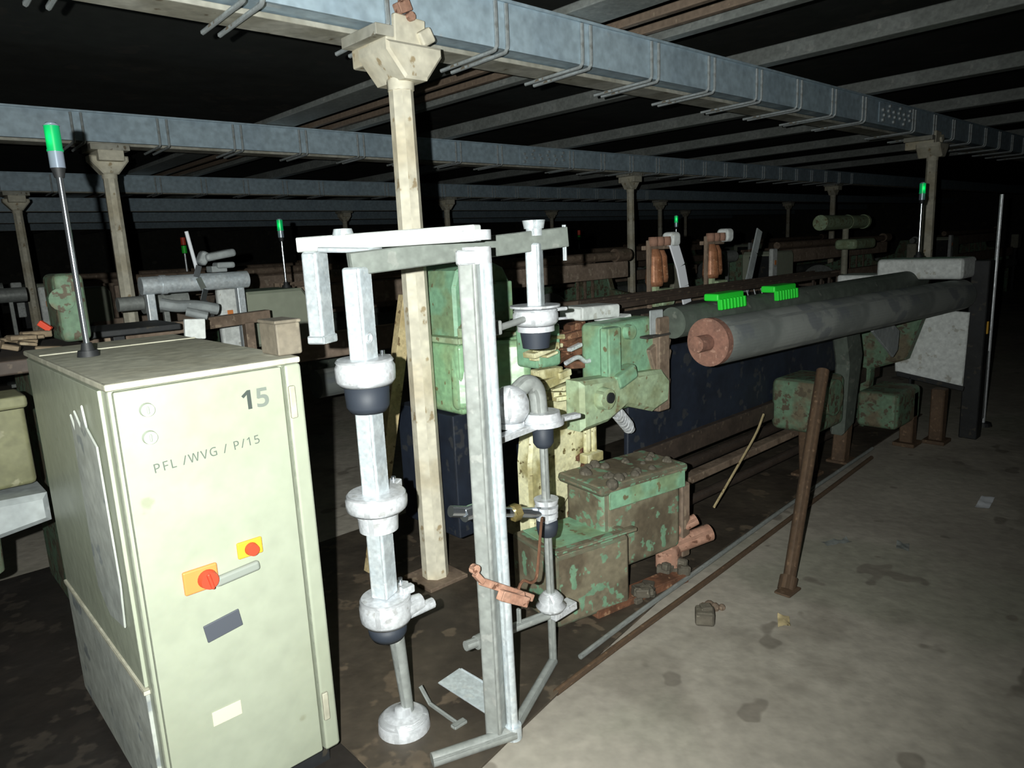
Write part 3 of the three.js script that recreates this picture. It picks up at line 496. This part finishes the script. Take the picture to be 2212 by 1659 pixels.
// gearbox on the floor before the loom
{
  const t = thing('gear_motor', 'grimy green two-step gearbox on the floor below the loom castings', 'gearbox', [2.5, 0, -2.25]);
  const h = part('housing', [box(0.52, 0.42, 0.30, 2.65, 0.36, -2.12, { r: 0.045, s: 2, ry: -0.15 }), box(0.58, 0.05, 0.33, 2.65, 0.575, -2.12, { r: 0.02, ry: -0.15 })], M.gearGrime, t);
  part('front_lid', box(0.5, 0.1, 0.012, 2.64, 0.53, -1.962, { ry: -0.15, r: 0.004 }), M.green, t, 'mint green upper edge');
  each('lint_clump', (() => { const g = []; for (let i = 0; i < 26; i++) g.push(fin(new THREE.IcosahedronGeometry(rr(0.015, 0.034), 1), 2.65 + rr(-0.25, 0.25), 0.6, -2.12 + rr(-0.13, 0.13), {}).scale(1, 1, 1)); return g; })(), M.rubble, t);
  part('lower_box', [box(0.42, 0.34, 0.36, 2.27, 0.2, -2.14, { r: 0.02, ry: -0.2 }), box(0.46, 0.02, 0.04, 2.27, 0.38, -1.98, { ry: -0.2 }), box(0.04, 0.02, 0.34, 2.46, 0.38, -2.12, { ry: -0.2 })], M.gearGrime, t, 'open lower oil box');
  part('oil_tray', box(0.34, 0.02, 0.3, 2.28, 0.362, -2.15, { ry: -0.2 }), M.green, t, 'greenish inside');
  part('side_plate', [box(0.06, 0.4, 0.24, 2.95, 0.28, -2.06, { r: 0.012, ry: -0.15 })], M.brown, t);
  part('drive_shaft', [rod([2.85, 0.14, -2.0], [3.08, 0.18, -1.9], 0.045, 16), rod([2.86, 0.2, -2.02], [3.0, 0.27, -1.93], 0.03, 14), box(0.16, 0.14, 0.12, 2.86, 0.1, -2.0, { ry: 0.4, r: 0.03 })], M.rustPink, t, 'pinkish rusty shaft ends');
  part('mounting_foot', [box(0.6, 0.05, 0.1, 2.55, 0.025, -1.96, { ry: -0.15 }), box(0.5, 0.05, 0.06, 2.45, 0.025, -2.29)], M.rust, t);
  const g = []; for (let i = 0; i < 20; i++) g.push(box(rr(0.03, 0.08), rr(0.02, 0.05), rr(0.03, 0.07), 2.62 + rr(-0.14, 0.25), rr(0.02, 0.09), -1.93 + rr(-0.04, 0.06), { ry: rr(0, 3), rz: rr(-0.4, 0.4), r: 0.008 }));
  each('loose_fitting', g, M.rubble, t);
}
// plinth, cables and debris along the aisle
struct('trim_2', box(2.6, 0.010, 3.4, -0.3, 0.005, -2.95, { r: 0.002 }), M.darkFloor);  // extra dark sheet over the floor left of and under the cabinet
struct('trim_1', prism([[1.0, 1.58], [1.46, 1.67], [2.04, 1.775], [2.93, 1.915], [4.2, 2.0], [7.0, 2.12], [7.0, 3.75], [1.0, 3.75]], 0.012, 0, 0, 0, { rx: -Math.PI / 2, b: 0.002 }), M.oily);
single('floor_conduit', 'thin dark brown conduit along the floor edge of the aisle, nearer of the two', 'conduit', tube([[1.72, 0.016, -1.72], [2.2, 0.014, -1.755], [3.0, 0.014, -1.80], [4.2, 0.014, -1.88], [5.4, 0.014, -1.96]], 0.014, 60, 10), M.poleBrown);
single('floor_conduit', 'grey floor conduit, just behind the thin brown one in front of the loom', 'conduit', tube([[1.95, 0.026, -1.80], [2.4, 0.026, -1.84], [3.0, 0.026, -1.88], [4.2, 0.026, -1.96], [5.6, 0.026, -2.03]], 0.012, 60, 10), M.galvDull);
{
  const t = thing('prop_pole', 'rusty brown pole leaning from the aisle floor against the long grey cloth roll', 'pole', [3.08, 0, -1.474]);
  part('pole', [rod([3.09, 0.01, -1.474], [3.86, 0.94, -1.68], 0.03, 16, 0.034)], M.poleBrown, t);
  part('foot_shoe', [rod([3.075, 0.0, -1.474], [3.12, 0.05, -1.484], 0.042, 14), box(0.12, 0.012, 0.08, 3.06, 0.012, -1.46)], M.poleBrown, t);
}
single('floor_block', 'small dark grey block lying on the open aisle floor in front of the gearbox', 'block', [box(0.085, 0.065, 0.085, 2.56, 0.033, -1.6, { ry: 0.6, r: 0.012 }), box(0.05, 0.02, 0.05, 2.57, 0.07, -1.6, { ry: 0.9 })], M.rubble);
single('block_shade', 'brown clumps in place of the shade right behind the small dark block on the aisle floor', 'shade', (() => { const g = []; for (let i = 0; i < 14; i++) g.push(fin(new THREE.IcosahedronGeometry(rr(0.012, 0.028), 1), 2.64 + rr(-0.05, 0.07), 0.012, -1.64 + rr(-0.04, 0.04))); return g; })(), M.brown);  // brown clumps put in for the shade cast behind the block
const scrap = (name, label, x, z, w, d, ry, m) => {
  const g = new THREE.PlaneGeometry(w, d, 6, 4); g.rotateX(-Math.PI / 2); const p = g.attributes.position;
  for (let i = 0; i < p.count; i++) p.setY(i, 0.006 + 0.02 * Math.abs(vnoise(p.getX(i) * 40 + 9 * x, p.getZ(i) * 40 + 5, 997, 3)) ); g.computeVertexNormals();
  return single(name, label, 'scrap', fin(g, x, 0, z, { ry }), m);
};
scrap('plastic_scrap', 'crumpled white plastic scrap on the aisle floor at far right', 4.88, -1.1, 0.24, 0.07, 0.1, M.whitePaper);
scrap('plastic_scrap', 'small greyish scrap on the middle of the aisle floor', 3.92, -1.24, 0.11, 0.06, 0.3, M.galvDull);
scrap('paper_scrap', 'flat yellowish scrap by the foot of the leaning rusty pole', 2.78, -1.34, 0.1, 0.05, 0.5, M.wood);
scrap('floor_scrap', 'dark flat scrap on the floor beyond the leaning pole', 3.75, -1.52, 0.16, 0.05, -0.5, M.galvDull);
single('loose_thread', 'pale loose thread hanging in the dark below the loom', 'thread', tube([[3.45, 0.16, -2.1], [3.7, 0.3, -2.12], [4.0, 0.46, -2.15], [4.16, 0.56, -2.18]], 0.008, 24, 6), M.wood);

// ---------------------------------------------------------------- feeders, strips and combs above the cloth
{
  function strip(label, pts, w, m) {                    // hanging ribbon with thickness
    const g = [];
    for (let i = 0; i < pts.length - 1; i++) g.push(beam(pts[i], pts[i + 1], w, 0.012, { up: [0, 0, 1] }));
    return single('fabric_strip', label, 'strip', g, m);
  }
  strip('bright white ribbed strip hanging from the white feeder head, left of the two strips', [[4.20, 1.69, -2.9], [4.27, 1.5, -2.88], [4.30, 1.36, -2.87], [4.32, 1.24, -2.86]], 0.10, M.whitePaper);
  strip('greyish translucent strip slanting down to the green comb, right of the two strips', [[5.40, 1.73, -2.9], [5.33, 1.56, -2.9], [5.22, 1.38, -2.88], [5.13, 1.24, -2.87]], 0.085, M.tarp);
  for (const [x, z, label] of [[3.50, -2.11, 'bright green toothed comb on the upper roll, nearer of the two'], [4.08, -2.09, 'bright green toothed comb on the upper roll, farther of the two']]) {
    const t = thing('weft_comb', label, 'comb', [x, 1.31, z], 'green combs on the loom');
    part('comb_back', box(0.27, 0.04, 0.09, x, 1.375, z + 0.03, { r: 0.01 }), M.combGreen, t);
    for (let i = 0; i < 8; i++) part('tooth', box(0.02, 0.06, 0.03, x - 0.118 + i * 0.0337, 1.338, z + 0.08, { rz: 0.15, r: 0.006 }), M.combGreen, t);
  }
  function feeder(x, y, z, s, label) {
    const t = thing('weft_feeder', label, 'feeder', [x, y - 0.3, z], null);
    each('spool', [lathe([[0, 0], [0.055, 0], [0.062, 0.03], [0.05, 0.2], [0.03, 0.25], [0, 0.25]], x, y - 0.3, z, 20), lathe([[0, 0], [0.05, 0], [0.056, 0.03], [0.046, 0.18], [0.028, 0.22], [0, 0.22]], x + 0.11, y - 0.28, z - 0.03, 20)], M.copper, t, 'copper-brown spool bodies');
    each('bobbin', [0, 1, 2].map(i => lathe([[0, -0.03], [0.03, -0.03], [0.034, 0], [0.03, 0.03], [0, 0.03]], x - 0.04 + i * 0.075, y, z + 0.02, 14)), M.rustPink, t);
    part('feeder_head', [box(0.11, 0.1, 0.1, x + 0.2 * s, y + 0.01, z, { r: 0.03, s: 2 })], M.white, t, 'white feeder head');
    part('bracket', [box(0.03, 0.5, 0.03, x - 0.06, y - 0.24, z), box(0.3, 0.03, 0.03, x + 0.05, y - 0.04, z - 0.02)], M.brown, t);
    part('foot', [box(0.05, 0.2, 0.05, x, y - 0.34, z), box(0.16, 0.12, 0.1, x + 0.1, y - 0.38, z, { r: 0.02 })], M.greenPale, t);
  }
  feeder(4.02, 1.68, -2.92, 1, 'brown spool feeder with a white head, just left of the bright white strip');
  feeder(4.72, 1.69, -2.92, 1, 'second brown spool feeder, between the white and the grey strip');
}

// ---------------------------------------------------------------- looms standing in rows behind
function makeLoom() {
  const t = new THREE.Group(); t.name = 'weaving_loom';
  const side = () => prism([[0, 0], [0.25, 0], [0.3, 0.4], [1.2, 0.4], [1.25, 0], [1.5, 0], [1.5, 0.7], [1.42, 1.05], [1.1, 1.15], [1.0, 1.42], [0.6, 1.42], [0.5, 1.12], [0.08, 1.05], [0, 0.8]], 0.09, 0, 0, 0, { ry: Math.PI / 2, b: 0.01 });
  for (const x of [0.3, 4.75]) part('side_frame', side().translate(x, 0, -0.05), M.greenDirty, t);
  part('breast_beam', box(4.5, 0.2, 0.1, 2.55, 1.0, -0.05, { r: 0.02 }), M.loomBrown, t);
  part('front_beam', box(4.2, 0.19, 0.1, 2.75, 1.36, -0.4, { r: 0.012 }), M.loomBrown, t);
  part('top_rail', [cyl(0.05, 0.05, 4.1, 2.75, 1.52, -0.34, 'x', 18), cyl(0.075, 0.075, 0.24, 4.7, 1.53, -0.34, 'x', 18)], M.brown, t);
  part('cloth_roll', cyl(0.11, 0.11, 4.2, 2.6, 0.72, 0.02, 'x', 24), M.roll, t);
  const w = part('warp_beam', cyl(0.16, 0.16, 4.3, 2.6, 0.7, -1.5, 'x', 24), M.rollDark, t);
  for (const x of [0.5, 4.7]) { const m = new THREE.Mesh(join(cyl(0.36, 0.36, 0.03, x, 0.7, -1.5, 'x', 28)), M.galvDull); m.name = 'flange'; m.castShadow = m.receiveShadow = true; w.add(m); }
  for (let i = 0; i < 3; i++) part('heald_frame', [box(3.9, 0.03, 0.02, 2.6, 1.46, -0.62 - i * 0.12, { r: 0 }), box(0.03, 0.5, 0.02, 0.7, 1.22, -0.62 - i * 0.12, { r: 0 }), box(0.03, 0.5, 0.02, 4.5, 1.22, -0.62 - i * 0.12, { r: 0 })], M.brown, t);
  const c = part('gear_cover', [prism([[0, 0], [0.5, 0], [0.5, 0.34], [0.46, 0.4], [0.04, 0.4], [0, 0.36]], 0.5, 0.02, 1.06, -0.5, { b: 0.02 })], M.cream, t, 'cream gear cover');
  part('end_plate', box(0.14, 0.52, 0.06, -0.1, 1.24, 0.02, { r: 0.02, s: 2 }), M.white, t, 'pale end plate');
  part('warning_mark', box(0.04, 0.06, 0.008, -0.1, 1.32, 0.055), M.orange, t);
  part('dark_guard', box(0.1, 0.6, 0.3, 0.0, 1.1, -0.2), M.black, t);
  part('motor', [cyl(0.14, 0.14, 0.34, 4.95, 0.5, -0.7, 'x', 20), box(0.2, 0.1, 0.2, 4.95, 0.66, -0.7)], M.greenDirty, t);
  part('control_box', box(0.3, 0.34, 0.16, 5.45, 1.22, -0.1, { r: 0.02 }), M.creamTop, t); part('box_post', box(0.06, 1.06, 0.06, 5.45, 0.53, -0.1), M.black, t);
  part('accumulator', [cyl(0.08, 0.08, 0.3, -0.35, 1.42, -0.5, 'x', 18), cyl(0.05, 0.05, 0.2, -0.56, 1.42, -0.5, 'x', 16), box(0.04, 0.9, 0.04, -0.35, 0.9, -0.5), box(0.3, 0.04, 0.3, -0.35, 0.45, -0.5)], M.galvDull, t, 'grey weft accumulator on a stand');
  return t;
}
const loom0 = makeLoom();
const LOOMS = [
  [2.0, -5.0, 'brown loom directly behind the green one, with a cream gear cover beside the tubular stand'],
  [9.0, -4.6, 'dim loom at right beyond the first aisle, behind the pale cross-arm'],
  [-5.0, -5.6, 'loom at far left behind the cabinet, mostly out of the picture'],
  [1.6, -8.9, 'loom in the third row behind the brown one, below the second girder'],
  [8.9, -8.8, 'loom in the third row at right, in the dark behind the spool feeders'],
  [-5.6, -9.4, 'loom in the third row at far left behind the leaning pale column'],
  [1.9, -12.8, 'loom in the fourth row, left of the big cream column, nearly black'],
  [9.0, -12.8, 'loom in the fourth row, right of the tubular stand, nearly black'],
  [16.2, -8.9, 'loom in the third row at the far right of the hall'],
  [16.2, -4.6, 'loom in the second row at the far right edge of the hall'],
  [16.2, -13, 'loom in the fourth row at far right, lost in the dark'],
];
LOOMS.forEach(([x, z, label], i) => {
  const t = i ? loom0.clone() : loom0; t.name = numbered('weaving_loom'); t.position.set(x, 0, z); scene.add(t); tag(t, label, 'loom', 'looms in the dark rows behind');
});

// unlit red and green lamp poles on the looms of the third row
for (const [x, h, label] of [[3.1, 0.52, 'small unlit red and green lamp pole far back, left of the crumpled pale cloth'], [10.4, 0.46, 'small unlit red and green lamp pole far back, right of the tubular stand']]) {
  const z = -9.3, y = 1.466, t = thing('lamp_pole', label, 'lamp', [x, y, z], null, false);
  part('pole', cyl(0.012, 0.012, h - 0.2, 0, (h - 0.2) / 2, 0, 'y', 10), M.castAlu, t);
  part('red_lens', cyl(0.03, 0.03, 0.09, 0, h - 0.05, 0, 'y', 14), M.red, t, 'red lens');
  part('green_lens', cyl(0.03, 0.03, 0.09, 0, h - 0.15, 0, 'y', 14), M.combGreen, t, 'green lens');
}

// ---------------------------------------------------------------- clutter left of and behind the cabinet
{
  const t = thing('left_machine', 'dark machine left of the cabinet with an olive panel and a pale slab', 'machine', [-0.6, 0, -3.6]);
  part('olive_panel', [box(1.5, 0.34, 0.1, -0.34, 1.05, -3.25, { r: 0.02 }), box(1.5, 0.05, 0.2, -0.34, 1.22, -3.2, { r: 0.015 })], M.olive, t, 'dull olive panel');
  part('pale_slab', prism([[-1.2, 0.1], [0.42, 0.03], [0.42, -0.08], [0.0, -0.14], [-0.35, -0.06], [-1.2, -0.06]], 0.3, 0.0, 0.83, -3.4, { b: 0.02 }), M.tarp, t, 'pale grey slab like folded film');
  part('side_frame', [box(0.12, 1.35, 0.9, -1.0, 0.675, -3.9, { r: 0.02 }), box(0.12, 1.35, 0.5, 0.62, 0.675, -4.3, { r: 0.02 })], M.greenDirty, t);
  part('green_pot', [cyl(0.06, 0.055, 0.12, 0.2, 0.64, -3.2, 'y', 18)], M.greenDirty, t);
  part('table_top', box(1.7, 0.06, 0.8, -0.1, 1.32, -3.75, { r: 0.01 }), M.darkBrown, t);
  part('dark_tray', [box(0.5, 0.035, 0.4, 1.0, 1.36, -4.15, { r: 0.008 }), box(0.06, 1.36, 0.06, 1.0, 0.68, -4.2)], M.black, t);
}
{
  const jx = []; for (let i = 0; i < 14; i++) jx.push(box(rr(0.06, 0.16), rr(0.015, 0.035), rr(0.03, 0.08), rr(0.26, 0.56), 1.37 + rr(0, 0.06), -3.52 + rr(-0.1, 0.1), { ry: rr(-0.5, 0.5), rz: rr(-0.4, 0.1), r: 0.005 }));
  const t = single('rag_heap', 'tangle of pale brown rags and offcuts on the dark table left behind the cabinet', 'rags', jx, M.rag);
  single('red_handle', 'small red handle among the rags behind the numbered cabinet', 'handle', beam([0.565, 1.47, -3.6], [0.60, 1.435, -3.58], 0.022, 0.026), M.red);
  single('green_cover', 'green machine cover seen behind the chrome pole of the cabinet lamp', 'cover', [box(0.12, 0.3, 0.24, 0.70, 1.52, -3.72, { r: 0.03, s: 2 }), cyl(0.05, 0.05, 0.02, 0.66, 1.56, -3.59, 'z', 18)], M.greenDirty);
  single('floor_bar', 'long brownish bar lying level behind the cabinet', 'bar', [beam([0.85, 1.31, -4.3], [1.95, 1.33, -4.45], 0.06, 0.07), box(0.06, 1.3, 0.06, 1.0, 0.65, -4.32), box(0.06, 1.3, 0.06, 1.8, 0.65, -4.42)], M.brown);
  single('rubber_hose', 'pale grey folded hose lying behind the cabinet with a white tube end', 'hose', [tube([[1.30, 1.46, -4.4], [1.38, 1.44, -4.4], [1.50, 1.43, -4.42], [1.62, 1.40, -4.42]], 0.035, 20, 12), rod([1.40, 1.41, -4.3], [1.50, 1.375, -4.25], 0.026, 14)], M.tarp);
  single('steel_roller', 'grey steel roller lying level behind the leaning pale column', 'roller', [cyl(0.055, 0.055, 0.66, 1.62, 1.56, -4.72, 'x', 24), cyl(0.06, 0.06, 0.03, 1.42, 1.56, -4.72, 'x', 24), box(0.05, 1.52, 0.05, 1.34, 0.76, -4.74), box(0.05, 1.52, 0.05, 1.9, 0.76, -4.74)], M.galv);
  single('folded_cloth', 'crumpled pale cloth on top of the machinery left of the small signal lamp', 'cloth', [box(0.2, 0.05, 0.12, 1.78, 1.725, -4.72, { rz: 0.15, r: 0.02, s: 2 }), box(0.06, 0.09, 0.08, 1.68, 1.71, -4.72, { rz: -0.5, r: 0.02 }), box(0.12, 0.04, 0.1, 1.8, 1.66, -4.7, { r: 0.015 }), box(0.1, 0.04, 0.1, 1.76, 1.638, -4.72)], M.tarp);
  single('white_rod', 'short upright white rod left of the crumpled pale cloth', 'rod', [rod([1.64, 1.60, -4.72], [1.60, 1.88, -4.72], 0.012, 10)], M.whitePaper);
  single('foil_chain', 'narrow glittering foil strip hanging beside the steel roller', 'strip', [0, 1, 2, 3, 4].map(i => box(0.035, 0.075, 0.004, 1.615 + i * 0.011, 1.63 - i * 0.075, -4.655, { rz: 0.35 * (i % 2 ? 1 : -1), ry: rr(-0.5, 0.5), r: 0.001 })), M.chrome);
  single('white_card', 'small white card standing behind the top of the cabinet', 'card', [box(0.10, 0.1, 0.02, 1.20, 1.37, -3.6, { rz: -0.08 }), box(0.03, 1.33, 0.03, 1.2, 0.665, -3.61)], M.white);
  // right background
  const t2 = thing('cross_arm', 'pale horizontal arm on a short stem at right, in front of the dark back rows', 'arm', [10.2, 0, -4.2]);
  part('arm', [cyl(0.09, 0.1, 1.4, 10.1, 1.80, -4.2, 'x', 20), cyl(0.1, 0.1, 0.06, 10.25, 1.8, -4.2, 'x', 20), cyl(0.1, 0.1, 0.06, 10.8, 1.8, -4.2, 'x', 20)], M.greenPale, t2);
  part('stem', cyl(0.04, 0.05, 1.75, 10.2, 0.87, -4.2, 'y', 14), M.creamTop, t2);
  part('hood', [box(0.7, 0.14, 0.3, 10.3, 1.5, -4.1, { r: 0.05, s: 2 })], M.greenPale, t2);
  const t3 = thing('guide_rod', 'thin tall pale rod standing at the far right of the aisle', 'rod', [6.9, 0, -1.62]);
  part('rod', cyl(0.014, 0.016, 1.9, 6.9, 0.97, -1.62, 'y', 12), M.castAlu, t3);
  part('foot', cyl(0.06, 0.07, 0.03, 6.9, 0.015, -1.62, 'y', 18), M.black, t3);
}

// ---------------------------------------------------------------- the torch that lights the hall, held out left of the lens (out of frame)
{
  const t = thing('hand_torch', 'small black torch lighting the hall, held out left of the camera', 'torch', FLASH.pos, null, false);
  const dir = V(...FLASH.aim).sub(V(...FLASH.pos)).normalize();
  t.quaternion.setFromUnitVectors(V(0, 0, 1), dir);
  part('torch_body', [cyl(0.014, 0.014, 0.11, 0, 0, -0.095, 'z', 20), cyl(0.022, 0.015, 0.03, 0, 0, -0.03, 'z', 20)], M.black, t);
  const lens = new THREE.MeshStandardMaterial({ color: 0xffffff, emissive: 0xffffff, emissiveIntensity: 2, roughness: 0.4 });
  part('torch_lens', cyl(0.018, 0.018, 0.003, 0, 0, -0.0135, 'z', 20), lens, t, 'glowing white lens');
}
renderer.render(scene, camera);
